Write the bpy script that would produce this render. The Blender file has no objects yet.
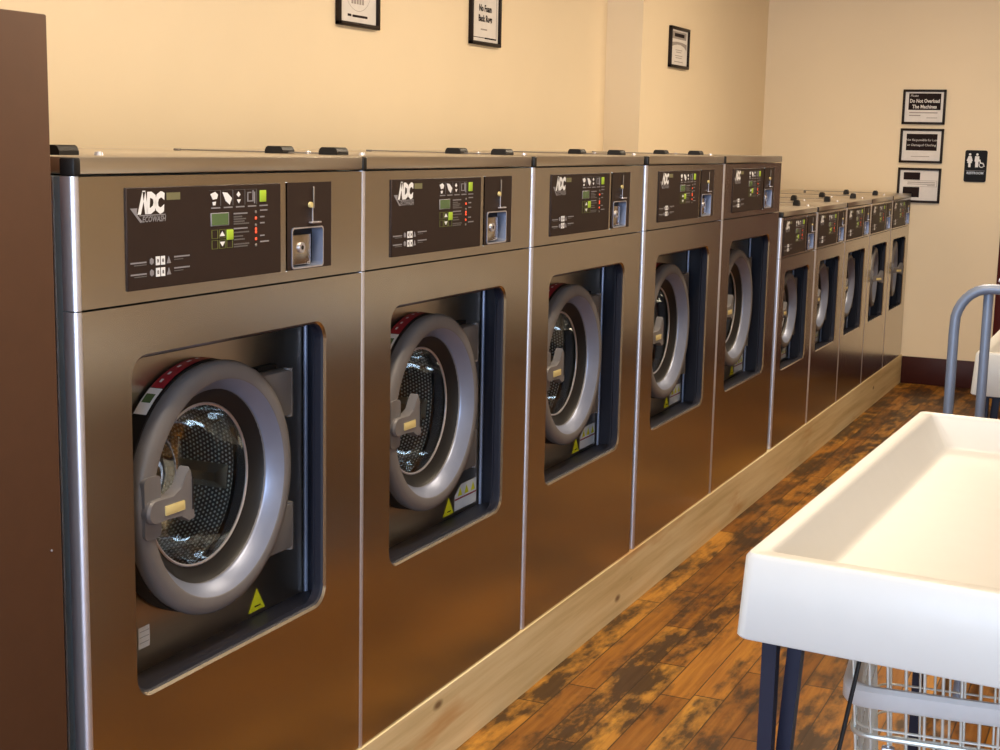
import bpy, bmesh, math, random
from mathutils import Vector, Matrix
random.seed(7)
C = bpy.context.scene.collection
S = 0.85                      # one layout unit = width of a large washer = 0.85 m
PI = math.pi

# ------------------------------------------------------------------ materials
def new_mat(name):
    m = bpy.data.materials.new(name); m.use_nodes = True
    nt = m.node_tree; nt.nodes.clear()
    out = nt.nodes.new('ShaderNodeOutputMaterial')
    b = nt.nodes.new('ShaderNodeBsdfPrincipled')
    nt.links.new(b.outputs[0], out.inputs[0])
    return m, nt, b
def N(nt, t, **kw):
    n = nt.nodes.new(t)
    for k, v in kw.items(): setattr(n, k, v)
    return n
def setin(nt, sock, v):
    if isinstance(v, bpy.types.NodeSocket): nt.links.new(v, sock)
    else: sock.default_value = v
def mth(nt, op, a, b=None, c=None):
    n = N(nt, 'ShaderNodeMath', operation=op)
    setin(nt, n.inputs[0], a)
    if b is not None: setin(nt, n.inputs[1], b)
    if c is not None: setin(nt, n.inputs[2], c)
    return n.outputs[0]
def mix(nt, f, a, b, mode='MIX'):
    n = N(nt, 'ShaderNodeMix', data_type='RGBA', blend_type=mode)
    setin(nt, n.inputs[0], f); setin(nt, n.inputs[6], a); setin(nt, n.inputs[7], b)
    return n.outputs[2]
def ramp(nt, f, stops):
    n = N(nt, 'ShaderNodeValToRGB'); r = n.color_ramp
    while len(r.elements) < len(stops): r.elements.new(0.5)
    for e, (p, c) in zip(r.elements, stops):
        e.position = p; e.color = c if len(c) == 4 else (*c, 1)
    setin(nt, n.inputs[0], f); return n.outputs[0]
def coords(nt, scale=(1,1,1)):
    t = N(nt, 'ShaderNodeTexCoord'); m = N(nt, 'ShaderNodeMapping')
    m.inputs['Scale'].default_value = scale
    nt.links.new(t.outputs['Object'], m.inputs[0]); return m.outputs[0]
def noise(nt, vec, scale, detail=4, rough=0.55):
    n = N(nt, 'ShaderNodeTexNoise'); nt.links.new(vec, n.inputs['Vector'])
    n.inputs['Scale'].default_value = scale; n.inputs['Detail'].default_value = detail
    n.inputs['Roughness'].default_value = rough; return n.outputs[0]
def bump(nt, b, h, s=0.2, d=0.002):
    n = N(nt, 'ShaderNodeBump'); n.inputs['Strength'].default_value = s; n.inputs['Distance'].default_value = d
    nt.links.new(h, n.inputs['Height']); nt.links.new(n.outputs[0], b.inputs['Normal'])
def plain(name, col, rough=0.5, metal=0.0, coat=0.0, bumpy=0.0, vary=0.04, spec=0.5):
    m, nt, b = new_mat(name)
    v = coords(nt); n = noise(nt, v, 25)
    c = tuple(x*(1-vary) for x in col); c2 = tuple(min(1, x*(1+vary)) for x in col)
    nt.links.new(ramp(nt, n, [(0.3, c), (0.7, c2)]), b.inputs['Base Color'])
    b.inputs['Roughness'].default_value = rough; b.inputs['Metallic'].default_value = metal
    b.inputs['Coat Weight'].default_value = coat; b.inputs['Specular IOR Level'].default_value = spec
    if bumpy: bump(nt, b, noise(nt, v, 180, 2), bumpy, 0.001)
    return m
def emit(name, col, s):
    m, nt, b = new_mat(name)
    b.inputs['Base Color'].default_value = (*col, 1)
    b.inputs['Emission Color'].default_value = (*col, 1); b.inputs['Emission Strength'].default_value = s
    return m

def mat_steel(name='brushed stainless steel', col=(.50,.455,.395), rough=.225):
    m, nt, b = new_mat(name)
    v = coords(nt, (1, 1.2, 90))
    n = noise(nt, v, 3, 2)
    nt.links.new(ramp(nt, n, [(.3, tuple(c*.985 for c in col)), (.7, tuple(c*1.01 for c in col))]), b.inputs['Base Color'])
    b.inputs['Metallic'].default_value = 1
    v2 = coords(nt); n2 = noise(nt, v2, 4, 3)
    nt.links.new(mth(nt, 'MULTIPLY_ADD', n2, .06, rough-.03), b.inputs['Roughness'])
    return m
def mat_floor():
    m, nt, b = new_mat('old stained plank floor')
    t = N(nt, 'ShaderNodeTexCoord'); sp = N(nt, 'ShaderNodeSeparateXYZ'); nt.links.new(t.outputs['Object'], sp.inputs[0])
    x, y = sp.outputs[0], sp.outputs[1]
    xs = mth(nt, 'DIVIDE', x, .083); row = mth(nt, 'FLOOR', xs); fx = mth(nt, 'FRACT', xs)
    wn = N(nt, 'ShaderNodeTexWhiteNoise', noise_dimensions='1D'); nt.links.new(row, wn.inputs['W'])
    ys = mth(nt, 'ADD', mth(nt, 'DIVIDE', y, .95), mth(nt, 'MULTIPLY', wn.outputs[0], 7.3))
    col = mth(nt, 'FLOOR', ys); fy = mth(nt, 'FRACT', ys)
    cb = N(nt, 'ShaderNodeCombineXYZ'); nt.links.new(row, cb.inputs[0]); nt.links.new(col, cb.inputs[1])
    w2 = N(nt, 'ShaderNodeTexWhiteNoise', noise_dimensions='3D'); nt.links.new(cb.outputs[0], w2.inputs['Vector'])
    rnd = w2.outputs[0]
    base = ramp(nt, rnd, [(0, (.20,.075,.010)), (.3, (.32,.13,.016)), (.6, (.42,.18,.024)), (.85, (.52,.26,.04)), (1, (.26,.105,.014))])
    # grain along the boards
    cc = N(nt, 'ShaderNodeCombineXYZ')
    nt.links.new(mth(nt, 'MULTIPLY', x, 55), cc.inputs[0]); nt.links.new(mth(nt, 'ADD', mth(nt, 'MULTIPLY', y, 3.2), mth(nt, 'MULTIPLY', rnd, 40)), cc.inputs[1])
    g = noise(nt, cc.outputs[0], 1.0, 5, .6)
    c1 = mix(nt, ramp(nt, g, [(.35, (0,0,0)), (.62, (.75,.75,.75))]), base, mix(nt, 1.0, base, (.55,.45,.4,1), 'MULTIPLY'))
    # black wear stains
    o = t.outputs['Object']
    mp = N(nt, 'ShaderNodeMapping'); mp.inputs['Scale'].default_value = (1.9,.50,1); nt.links.new(o, mp.inputs[0])
    s1 = noise(nt, mp.outputs[0], 3.2, 6, .62)
    mp2 = N(nt, 'ShaderNodeMapping'); mp2.inputs['Scale'].default_value = (2.2,.8,1); mp2.inputs['Location'].default_value = (3.1,5.2,0); nt.links.new(o, mp2.inputs[0])
    s2 = noise(nt, mp2.outputs[0], 11, 5, .65)
    st = mth(nt, 'MULTIPLY', s1, mth(nt, 'ADD', s2, .45))
    st = mth(nt, 'ADD', st, mth(nt, 'MULTIPLY', mth(nt, 'SUBTRACT', rnd, .5), .07))
    f = ramp(nt, st, [(.415, (0,0,0)), (.555, (1,1,1))])
    c2 = mix(nt, mth(nt, 'MULTIPLY', f, .92), c1, (.028,.014,.007,1))
    gap = mth(nt, 'MAXIMUM', mth(nt, 'LESS_THAN', fx, .045), mth(nt, 'LESS_THAN', fy, .006))
    c3 = mix(nt, mth(nt, 'MULTIPLY', gap, .85), c2, (.02,.009,.004,1))
    nt.links.new(c3, b.inputs['Base Color'])
    nt.links.new(mth(nt, 'MULTIPLY_ADD', g, .2, .28), b.inputs['Roughness'])
    b.inputs['Specular IOR Level'].default_value = .22
    bump(nt, b, mth(nt, 'SUBTRACT', mth(nt, 'MULTIPLY', g, .3), gap), .5, .0015)
    return m
def mat_pine():
    m, nt, b = new_mat('knotty pine lumber')
    t = N(nt, 'ShaderNodeTexCoord')
    mp = N(nt, 'ShaderNodeMapping'); mp.inputs['Scale'].default_value = (30, 1.1, 26); nt.links.new(t.outputs['Object'], mp.inputs[0])
    w = noise(nt, mp.outputs[0], 1.0, 5, .6)
    base = ramp(nt, w, [(.30, (.56,.42,.20)), (.5, (.70,.55,.30)), (.72, (.80,.67,.41))])
    mp3 = N(nt, 'ShaderNodeMapping'); mp3.inputs['Scale'].default_value = (4, .8, 5); nt.links.new(t.outputs['Object'], mp3.inputs[0])
    st = noise(nt, mp3.outputs[0], 1.6, 4, .6)
    base = mix(nt, ramp(nt, st, [(.60, (0,0,0)), (.72, (.7,.7,.7))]), base, (.52,.26,.08,1))
    vo = N(nt, 'ShaderNodeTexVoronoi'); vo.inputs['Scale'].default_value = 1.0
    mp2 = N(nt, 'ShaderNodeMapping'); mp2.inputs['Scale'].default_value = (3, 3.4, 7.5); nt.links.new(t.outputs['Object'], mp2.inputs[0])
    nt.links.new(mp2.outputs[0], vo.inputs['Vector'])
    k = ramp(nt, vo.outputs['Distance'], [(.05, (1,1,1)), (.11, (0,0,0))])
    base = mix(nt, mth(nt, 'MULTIPLY', k, .85), base, (.13,.06,.02,1))
    nt.links.new(base, b.inputs['Base Color']); b.inputs['Roughness'].default_value = .6
    bump(nt, b, w, .15, .001)
    return m
def mat_wall(name, col):
    m, nt, b = new_mat(name)
    v = coords(nt); n = noise(nt, v, 1.3, 3)
    nt.links.new(ramp(nt, n, [(.3, tuple(c*.97 for c in col)), (.7, tuple(c*1.02 for c in col))]), b.inputs['Base Color'])
    b.inputs['Roughness'].default_value = .55; b.inputs['Specular IOR Level'].default_value = .3
    bump(nt, b, noise(nt, v, 220, 3), .12, .001)
    return m
def mat_drum():
    m, nt, b = new_mat('perforated drum steel with painted sparkle')
    t = N(nt, 'ShaderNodeTexCoord'); sp = N(nt, 'ShaderNodeSeparateXYZ'); nt.links.new(t.outputs['Object'], sp.inputs[0])
    x, y, z = sp.outputs
    # polar coordinates on the wall, straight ones on the back plate
    ang = mth(nt, 'MULTIPLY', mth(nt, 'ARCTAN2', z, y), .2)
    r = mth(nt, 'SQRT', mth(nt, 'ADD', mth(nt, 'MULTIPLY', y, y), mth(nt, 'MULTIPLY', z, z)))
    geo = N(nt, 'ShaderNodeNewGeometry'); sn = N(nt, 'ShaderNodeSeparateXYZ'); nt.links.new(geo.outputs['Normal'], sn.inputs[0])
    isback = mth(nt, 'GREATER_THAN', mth(nt, 'ABSOLUTE', sn.outputs[0]), .6)
    def sel(a, c): return mth(nt, 'ADD', mth(nt, 'MULTIPLY', a, isback), mth(nt, 'MULTIPLY', c, mth(nt, 'SUBTRACT', 1, isback)))
    u = mth(nt, 'DIVIDE', sel(y, ang), .0095); v = mth(nt, 'DIVIDE', sel(z, x), .0085)
    row = mth(nt, 'FLOOR', v)
    u = mth(nt, 'ADD', u, mth(nt, 'MULTIPLY', mth(nt, 'MODULO', mth(nt, 'ABSOLUTE', row), 2), .5))
    du = mth(nt, 'SUBTRACT', mth(nt, 'FRACT', u), .5); dv = mth(nt, 'SUBTRACT', mth(nt, 'FRACT', v), .5)
    d = mth(nt, 'SQRT', mth(nt, 'ADD', mth(nt, 'MULTIPLY', du, du), mth(nt, 'MULTIPLY', dv, dv)))
    hole = mth(nt, 'LESS_THAN', d, .27)  # perforations drawn as bright dots, their glint put into the colour
    nt.links.new(mix(nt, hole, (.13,.13,.13,1), (.88,.92,.95,1)), b.inputs['Base Color'])
    nt.links.new(mth(nt, 'MULTIPLY_ADD', hole, -.3, .6), b.inputs['Metallic'])
    b.inputs['Roughness'].default_value = .42
    bump(nt, b, mth(nt, 'MULTIPLY', ramp(nt, d, [(.2,(0,0,0)),(.45,(1,1,1))]), 1), .6, .002)
    return m
def mat_glass(name='door glass', tint=(.93,.96,.95), refl=.55):
    m = bpy.data.materials.new(name); m.use_nodes = True; nt = m.node_tree; nt.nodes.clear()
    out = N(nt, 'ShaderNodeOutputMaterial'); tr = N(nt, 'ShaderNodeBsdfTransparent'); gl = N(nt, 'ShaderNodeBsdfGlossy')
    tr.inputs[0].default_value = (*tint, 1); gl.inputs['Roughness'].default_value = .02
    fr = N(nt, 'ShaderNodeFresnel'); fr.inputs[0].default_value = 1.5
    mx = N(nt, 'ShaderNodeMixShader')
    nt.links.new(mth(nt, 'MULTIPLY', fr.outputs[0], refl), mx.inputs[0]); nt.links.new(tr.outputs[0], mx.inputs[1]); nt.links.new(gl.outputs[0], mx.inputs[2])
    nt.links.new(mx.outputs[0], out.inputs[0]); return m

M = dict(
    steel = mat_steel(), steel_dull = mat_steel('recess stainless steel', (.62,.54,.44), .33),
    lid = mat_steel('lid stainless steel', (.62,.57,.50), .30),
    chrome = plain('polished metal trim', (.72,.72,.80), .38, .9),
    ringgrey = plain('grey painted door casting', (.165,.155,.158), .48, .15, bumpy=.04),
    bevel = plain('grey door bevel with daylight tint', (.22,.25,.35), .38, .5),  # bluish daylight sheen put into the base colour
    black = plain('black plastic', (.010,.009,.009), .45, spec=.3),
    navy = plain('dark rubber and darkened well wall', (.010,.011,.020), .5, spec=.3),
    fascia = plain('dark brown control fascia', (.026,.015,.012), .5, spec=.22),
    white = plain('white print', (.80,.80,.82), .5),
    greyp = plain('grey print', (.24,.23,.25), .5),
    dimp = plain('faint grey print', (.11,.10,.10), .5),
    green = emit('lit green button', (.33,.48,.03), .12),
    lcd = plain('green grey display', (.09,.15,.06), .25),
    olive = plain('olive outline', (.12,.13,.03), .5),
    red = emit('lit red indicator', (.9,.09,.03), .45),
    dled = plain('unlit indicator', (.18,.16,.14), .4),
    badge = plain('olive badge', (.17,.16,.08), .5),
    redlab = plain('red warning label', (.34,.015,.03), .4),
    yellow = plain('yellow warning label', (.85,.80,.02), .5),
    beige = plain('beige handle label', (.62,.50,.22), .45),
    paper = plain('white label paper', (.86,.84,.84), .6),
    drum = mat_drum(), glass = mat_glass(),
    drumdark = plain('dark drum shell', (.03,.03,.032), .5, .3),
    side = plain('blue grey side panel', (.20,.25,.28), .4, .3),
    brown = plain('dark brown enamel', (.080,.036,.019), .55, vary=.05, spec=.3),
    pine = mat_pine(), floor = mat_floor(),
    wall = mat_wall('cream wall paint', (.85,.705,.50)),
    ceil = mat_wall('white ceiling paint', (.75,.70,.60)),
    basebd = plain('dark red brown baseboard', (.040,.008,.006), .45, spec=.25),
    doorred = plain('dark red door paint', (.07,.008,.006), .45, spec=.25),
    frame = plain('black picture frame', (.014,.007,.004), .45, spec=.2),
    sheet = plain('printed sheet', (.74,.70,.67), .5),
    ink = plain('black ink', (.020,.012,.012), .7, spec=.1),
    inkgrey = plain('grey ink', (.33,.29,.27), .6),
    tub = plain('white glazed table', (.54,.535,.52), .42, coat=.05, vary=.01),
    navyleg = plain('navy painted leg', (.010,.011,.026), .45, spec=.3),
    tube = plain('blue grey painted tube', (.16,.19,.26), .4, .2),
    wire = plain('zinc plated wire', (.70,.70,.64), .4, .6),
    band = plain('grey plastic bumper', (.58,.55,.53), .45),
    rubber = plain('black rubber', (.02,.02,.02), .7),
    winfr = plain('window frame paint', (.5,.45,.38), .5),
    lamp = emit('lamp diffuser', (1,.86,.62), 3.0),
    signbk = plain('black sign plate', (.008,.008,.012), .55, spec=.15),
    bluel = plain('pale blue light print', (.55,.62,.75), .5),
)

# ------------------------------------------------------------------ mesh helpers (all in layout units)
class MB:
    def __init__(s): s.v = []; s.f = []; s.m = []; s.sm = []; s.mats = []
    def mi(s, mat):
        if mat not in s.mats: s.mats.append(mat)
        return s.mats.index(mat)
    def add(s, vs, fs, mat, smooth=False, T=None):
        o = len(s.v); k = s.mi(mat)
        for p in vs:
            p = Vector(p)
            if T is not None: p = T @ p
            s.v.append(p)
        for f in fs: s.f.append([i+o for i in f]); s.m.append(k); s.sm.append(smooth)
        return s
    def bm(s, bm, mat, smooth=False, T=None):
        bm.verts.index_update()
        s.add([v.co.copy() for v in bm.verts], [[v.index for v in f.verts] for f in bm.faces], mat, smooth, T); bm.free(); return s
    def box(s, x0, x1, y0, y1, z0, z1, mat, bev=0, seg=2, T=None):
        bm = bmesh.new(); bmesh.ops.create_cube(bm, size=1)
        for v in bm.verts: v.co = Vector(((x0+x1)/2+v.co.x*(x1-x0), (y0+y1)/2+v.co.y*(y1-y0), (z0+z1)/2+v.co.z*(z1-z0)))
        if bev: bmesh.ops.bevel(bm, geom=bm.edges[:], offset=bev, segments=seg, profile=.5, affect='EDGES')
        return s.bm(bm, mat, bev > 0, T)
    def prism(s, pts, h0, h1, mat, plane='YZ', T=None, smooth=False):
        """extruded polygon: pts (u,v) in the plane, extruded between h0 and h1 on the third axis"""
        def P(u, v, h): return {'YZ': (h,u,v), 'XZ': (u,h,v), 'XY': (u,v,h)}[plane]
        n = len(pts); vs = [P(u,v,h0) for u,v in pts]+[P(u,v,h1) for u,v in pts]
        fs = [list(range(n))[::-1], list(range(n, 2*n))]+[[i,(i+1)%n,(i+1)%n+n,i+n] for i in range(n)]
        o = len(s.f); s.add(vs, fs, mat, smooth, T)
        s.sm[o] = s.sm[o+1] = False
        return s
    def tube(s, path, r, mat, seg=10, closed=False, caps=True, T=None):
        path = [Vector(p) for p in path]; n = len(path); vs = []; fs = []; up = None
        for i, p in enumerate(path):
            if closed: d = path[(i+1)%n]-path[i-1]
            else: d = path[min(i+1,n-1)]-path[max(i-1,0)]
            d.normalize()
            if up is None:
                a = Vector((0,0,1)) if abs(d.z) < .9 else Vector((1,0,0)); up = (a-d*a.dot(d)).normalized()
            else: up = (up-d*up.dot(d)).normalized()
            w = d.cross(up); rr = r[i] if isinstance(r, (list, tuple)) else r
            for k in range(seg):
                t = 2*PI*k/seg; vs.append(p+(up*math.cos(t)+w*math.sin(t))*rr)
        m = n if closed else n-1
        for i in range(m):
            j = (i+1)%n
            for k in range(seg): fs.append([i*seg+k, i*seg+(k+1)%seg, j*seg+(k+1)%seg, j*seg+k])
        if caps and not closed: fs += [list(range(seg))[::-1], list(range((n-1)*seg, n*seg))]
        return s.add(vs, fs, mat, True, T)
    def lathe(s, prof, mat, seg=48, cy=0, cz=0, T=None, smooth=True, mats=None):
        """profile (x, r) spun about the X axis through (cy, cz)"""
        n = len(prof); vs = []
        for x, r in prof:
            for k in range(seg):
                t = 2*PI*k/seg; vs.append((x, cy+r*math.cos(t), cz+r*math.sin(t)))
        for i in range(n-1):
            fs = [[i*seg+k, (i+1)*seg+k, (i+1)*seg+(k+1)%seg, i*seg+(k+1)%seg] for k in range(seg)]
            if i == 0: s.add(vs, fs, (mats or [mat])[0] if mats else mat, smooth, T); base = len(s.v)-len(vs)
            else:
                k2 = s.mi(mats[i] if mats else mat)
                for f in fs: s.f.append([a+base for a in f]); s.m.append(k2); s.sm.append(smooth)
        return s
    def text(s, txt, size, x, y, z, mat, align='LEFT', shear=0, offset=0, sx=1.0, axis='YZ', depth=.0006, spacing=1.0):
        cu = bpy.data.curves.new('t', 'FONT'); cu.body = txt; cu.size = size; cu.align_x = align; cu.shear = shear
        cu.offset = offset; cu.space_character = spacing; cu.resolution_u = 2
        ob = bpy.data.objects.new('t', cu); C.objects.link(ob); dg = bpy.context.evaluated_depsgraph_get()
        me = bpy.data.meshes.new_from_object(ob.evaluated_get(dg))
        vs = []
        for v in me.vertices:
            u, w = v.co.x*sx, v.co.y
            vs.append((x, y+u, z+w) if axis == 'YZ' else (y+u, x, z+w))   # 'XZ': y is the X start, x is the Y plane
        s.add(vs, [list(p.vertices) for p in me.polygons], mat)
        bpy.data.objects.remove(ob); bpy.data.curves.remove(cu); bpy.data.meshes.remove(me)
        return s
    def build(s, name, parent=None, loc=(0,0,0), autosmooth=40):
        me = bpy.data.meshes.new(name)
        me.from_pydata([tuple(p*S) for p in s.v], [], s.f)
        for m in s.mats: me.materials.append(m)
        for p, k, sm in zip(me.polygons, s.m, s.sm): p.material_index = k; p.use_smooth = sm
        me.update()
        bm = bmesh.new(); bm.from_mesh(me); bmesh.ops.recalc_face_normals(bm, faces=bm.faces[:]) if name not in FLAT else None; bm.to_mesh(me); bm.free()
        if any(s.sm): me.set_sharp_from_angle(angle=math.radians(autosmooth))
        o = bpy.data.objects.new(name, me); C.objects.link(o)
        o.location = Vector(loc)*S
        if parent: o.parent = parent
        return o
FLAT = set()
def tag(o, label=None, cat=None, group=None, kind=None):
    if label: o['label'] = label
    if cat: o['category'] = cat
    if group: o['group'] = group
    if kind: o['kind'] = kind
    return o
def empty(name, loc=(0,0,0), rz=0):
    o = bpy.data.objects.new(name, None); C.objects.link(o); o.location = Vector(loc)*S; o.rotation_euler.z = rz
    o.empty_display_size = .05; return o
def copy_tree(o, parent=None):
    c = o.copy(); C.objects.link(c); c.parent = parent
    for ch in o.children: copy_tree(ch, c)
    return c
def rrect(y0, y1, z0, z1, r, k=6):
    pts = []
    for cy, cz, a0 in ((y1-r, z1-r, 0), (y0+r, z1-r, 90), (y0+r, z0+r, 180), (y1-r, z0+r, 270)):
        for i in range(k+1):
            t = math.radians(a0+90*i/k); pts.append((cy+r*math.cos(t), cz+r*math.sin(t)))
    return pts
def plate_with_hole(mb, outer, hole, x, mat, k=6, T=None):
    """outer=(y0,y1,z0,z1); hole = points from rrect() or a circle with 4*(k+1) points starting at +y going anticlockwise"""
    y0, y1, z0, z1 = outer; cs = [(y1,z1),(y0,z1),(y0,z0),(y1,z0)]; n = len(hole); q = n//4
    vs = [(x,a,b) for a,b in hole]+[(x,a,b) for a,b in cs]; fs = []
    for c in range(4):
        for i in range(q-1): fs.append([c*q+i, n+c, c*q+i+1])
        a = c*q+q-1; b = ((c+1)*q)%n
        fs.append([a, n+c, n+(c+1)%4, b])
    mb.add(vs, fs, mat, False, T)
def circle(cy, cz, r, k=6):
    pts = []; 
    for c in range(4):
        for i in range(k+1):
            t = math.radians(90*c+2+86*i/k); pts.append((cy+r*math.cos(t), cz+r*math.sin(t)))
    return pts
def loft(mb, la, xa, lb, xb, mat, smooth=True):
    n = len(la); mb.add([(xa,a,b) for a,b in la]+[(xb,a,b) for a,b in lb], [[i,(i+1)%n,(i+1)%n+n,i+n] for i in range(n)], mat, smooth)

# ------------------------------------------------------------------ the washers
def make_washer(P):
    W = P['W']; zt = P['top']; zl = P['lidz']; zs = P['split']; zb = P['base']; D = P['depth']
    o0, o1, p0, p1 = P['open']; cy, cz, R = P['ring']; k = R/.28
    root = empty(P['name'])
    e = .004
    # carcass behind the front panels: sides, back, bottom (open at the front so the drum can be seen)
    b = MB()
    b.box(-D, -.030, e, e+.02, zb, zl-.003, M['side'], .003); b.box(-D, -.030, W-e-.02, W-e, zb, zl-.003, M['side'], .003)
    b.box(-D, -D+.02, e+.02, W-e-.02, zb, zl-.003, M['side']); b.box(-D+.02, -.04, e+.02, W-e-.02, zb, zb+.02, M['side'])
    b.box(-D+.02, -.04, e+.02, W-e-.02, zl-.02, zl-.003, M['side'])
    b.build('cabinet', root)
    # lower front panel with its big rounded opening
    r0 = .042*k+.004
    b = MB(); hole = rrect(o0, o1, p0, p1, r0); y0, y1 = .012, W-.003
    plate_with_hole(b, (y0, y1, zb+.002, zs-.002), hole, 0, M['steel'])
    lip = rrect(o0+.005, o1-.005, p0+.005, p1-.005, r0-.004)
    loft(b, hole, 0, lip, -.005, M['steel'])
    b.add([(0,y0,zb+.002),(0,y1,zb+.002),(0,y1,zs-.002),(0,y0,zs-.002),(-.03,y0,zb+.002),(-.03,y1,zb+.002),(-.03,y1,zs-.002),(-.03,y0,zs-.002)],
          [[0,1,5,4],[1,2,6,5],[2,3,7,6],[3,0,4,7]], M['steel'])
    b.build('front_panel', root)
    b = MB(); lip2 = rrect(o0+.008, o1-.008, p0+.008, p1-.008, r0-.005)
    loft(b, lip, -.005, lip2, -.010, M['navy']); loft(b, lip2, -.010, lip2, -.026, M['navy']); 
    lip3 = rrect(o0+.001, o1-.001, p0+.001, p1-.001, r0-.002)
    loft(b, lip2, -.026, lip3, -.031, M['navy']); loft(b, lip3, -.031, lip3, -.036, M['navy'])
    FLAT.add('opening_trim'); b.build('opening_trim', root)
    # door well: steel back plate with round port, dark floor, steel walls, the right one darkened
    w0, w1, v0, v1, xb = o0-.05*k, min(o1+.115*k, W-.03), p0-.020, p1+.03, P['well']
    b = MB()
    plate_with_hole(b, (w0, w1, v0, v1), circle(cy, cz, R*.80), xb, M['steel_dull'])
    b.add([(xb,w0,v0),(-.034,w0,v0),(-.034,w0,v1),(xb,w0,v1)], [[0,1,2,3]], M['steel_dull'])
    b.add([(xb,w1,v0),(-.034,w1,v0),(-.034,w1,v1),(xb,w1,v1)], [[3,2,1,0]], M['navy'])  # right wall coloured dark so the back plate mirrors a dark side
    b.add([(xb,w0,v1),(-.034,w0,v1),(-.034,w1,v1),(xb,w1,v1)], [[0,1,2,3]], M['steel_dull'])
    b.tube([(xb+.008,w1-.008,v0),(xb+.008,w1-.008,v1)], .0055, M['bevel'], 8)
    b.build('door_well', root)
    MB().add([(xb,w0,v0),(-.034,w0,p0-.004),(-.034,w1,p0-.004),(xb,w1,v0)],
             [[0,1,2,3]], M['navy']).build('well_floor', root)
    # drum
    b = MB(); dr = R*.83; xd = P['drumx']
    b.lathe([(xb-.002, R*.80), (xb-.05, R*.86)], M['rubber'], 48)
    b.lathe([(xb-.05, R*.80), (xb-.055, dr), (xd+.03, dr), (xd, dr-.03), (xd, .05), (xd+.012, .045), (xd+.012, .0001)], M['drum'], 48)
    for a in (80, 200, 320):
        T = Matrix.Rotation(math.radians(a), 4, 'X')
        b.prism([(-.028, -dr+.002), (.028, -dr+.002), (.010, -dr+.05), (-.010, -dr+.05)], xb-.07, xd+.02, M['steel_dull'], 'YZ', T)
    FLAT.add('drum'); b.build('drum', root, (0, cy, cz))
    # door: hinged at the right, origin on the hinge line
    hx = xb+.045; hy = cy+R+.035*k
    d = MB(); ly = cy-hy; lx = -hx
    def X(v): return v+lx
    f = P['ringx']
    d.lathe([(X(f-.035), R*.985), (X(f-.018), R*1.0), (X(f-.007), R*.99), (X(f-.002), R*.965), (X(f), R*.93), (X(f+.001), R*.865), (X(f-.0005), R*.855), (X(f-.030), R*.775), (X(f-.034), R*.765), (X(f-.045), R*.765)],
            M['ringgrey'], 72, ly, cz, mats=[M['ringgrey']]*6+[M['bevel']]*2+[M['ringgrey']]*1)
    d.prism(rrect(ly-R*.965, ly-R*.78, cz-.055*k, cz+.075*k, .012*k, 3), X(f-.01), X(f+.0035), M['ringgrey'])
    FLAT.add('door'); door = d.build('door', root, (hx, hy, 0))
    MB().lathe([(X(f-.034), R*.98), (X(f-.036), R*.995), (X(xb+.006), R*1.0), (X(xb+.002), R*.9)], M['black'], 72, ly, cz).build('door_rim', door)
    b = MB(); b.lathe([(X(f-.036), R*.77), (X(f-.046), R*.75), (X(xb+.022), R*.675), (X(xb+.018), R*.65), (X(xb+.016), R*.63)], M['black'], 64, ly, cz)
    b.build('door_gasket', door)
    b = MB(); b.tube([(X(xb+.018), ly+R*.64*math.cos(t*PI/32), cz+R*.64*math.sin(t*PI/32)) for t in range(64)], .0035*k, M['chrome'], 6, closed=True)
    b.build('glass_rim', door)
    b = MB(); rg = R*.635
    b.lathe([(X(xb+.016), rg), (X(xb-.04), rg*.97), (X(xb-.085), rg*.90), (X(xb-.105), rg*.75), (X(xb-.115), rg*.45), (X(xb-.118), .0001)], M['glass'], 48, ly, cz)
    b.lathe([(X(xb+.018), rg), (X(xb+.021), rg*.6), (X(xb+.023), .0001)], M['glass'], 48, ly, cz)
    b.build('door_glass', door)
    # red and white label wrapped around the rim, upper left
    b = MB()
    def arc(mb, a0, a1, x0, x1, rr, mat, n=14):
        vs = []; 
        for i in range(n+1):
            t = math.radians(a0+(a1-a0)*i/n)
            for x in (x0, x1): vs.append((x, ly+rr*math.cos(t), cz+rr*math.sin(t)))
        mb.add(vs, [[2*i,2*i+1,2*i+3,2*i+2] for i in range(n)], mat, True)
    rl = R*1.003
    arc(b, 84, 122, X(xb+.008), X(f-.040), rl, M['redlab']); arc(b, 122.3, 137, X(xb+.008), X(f-.040), rl, M['paper'], 6)
    for a in (90, 96, 103, 110, 116): arc(b, a, a+2.4, X(xb+.018), X(xb+.024), rl+.001, M['white'], 2)
    arc(b, 126, 131, X(xb+.012), X(f-.046), rl+.001, M['lcd'], 3)
    b.build('rim_label', door)
    # handle: fan shaped paddle reaching from the ring over the glass
    b = MB(); hy0 = ly-R*.89; hz = cz+.002*k; pts = []
    for i in range(9):
        t = math.radians(95+170*i/8); pts.append((hy0+.024*k*math.cos(t), hz+.025*k*math.sin(t)))
    pts += [(hy0+.045*k, hz-.024*k), (hy0+.085*k, hz-.027*k), (hy0+.112*k, hz-.043*k), (hy0+.132*k, hz-.040*k), (hy0+.128*k, hz+.02*k), (hy0+.122*k, hz+.062*k), (hy0+.114*k, hz+.074*k),
            (hy0+.104*k, hz+.064*k), (hy0+.086*k, hz+.036*k), (hy0+.058*k, hz+.024*k), (hy0+.03*k, hz+.025*k)]
    hc = (sum(p[0] for p in pts)/len(pts), sum(p[1] for p in pts)/len(pts))
    def sc(q): return [(hc[0]+(a-hc[0])*q, hc[1]+(c-hc[1])*q) for a, c in pts]
    loft(b, pts, X(f-.012), pts, X(f+.010), M['ringgrey']); loft(b, pts, X(f+.010), sc(.93), X(f+.015), M['ringgrey'])
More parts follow.
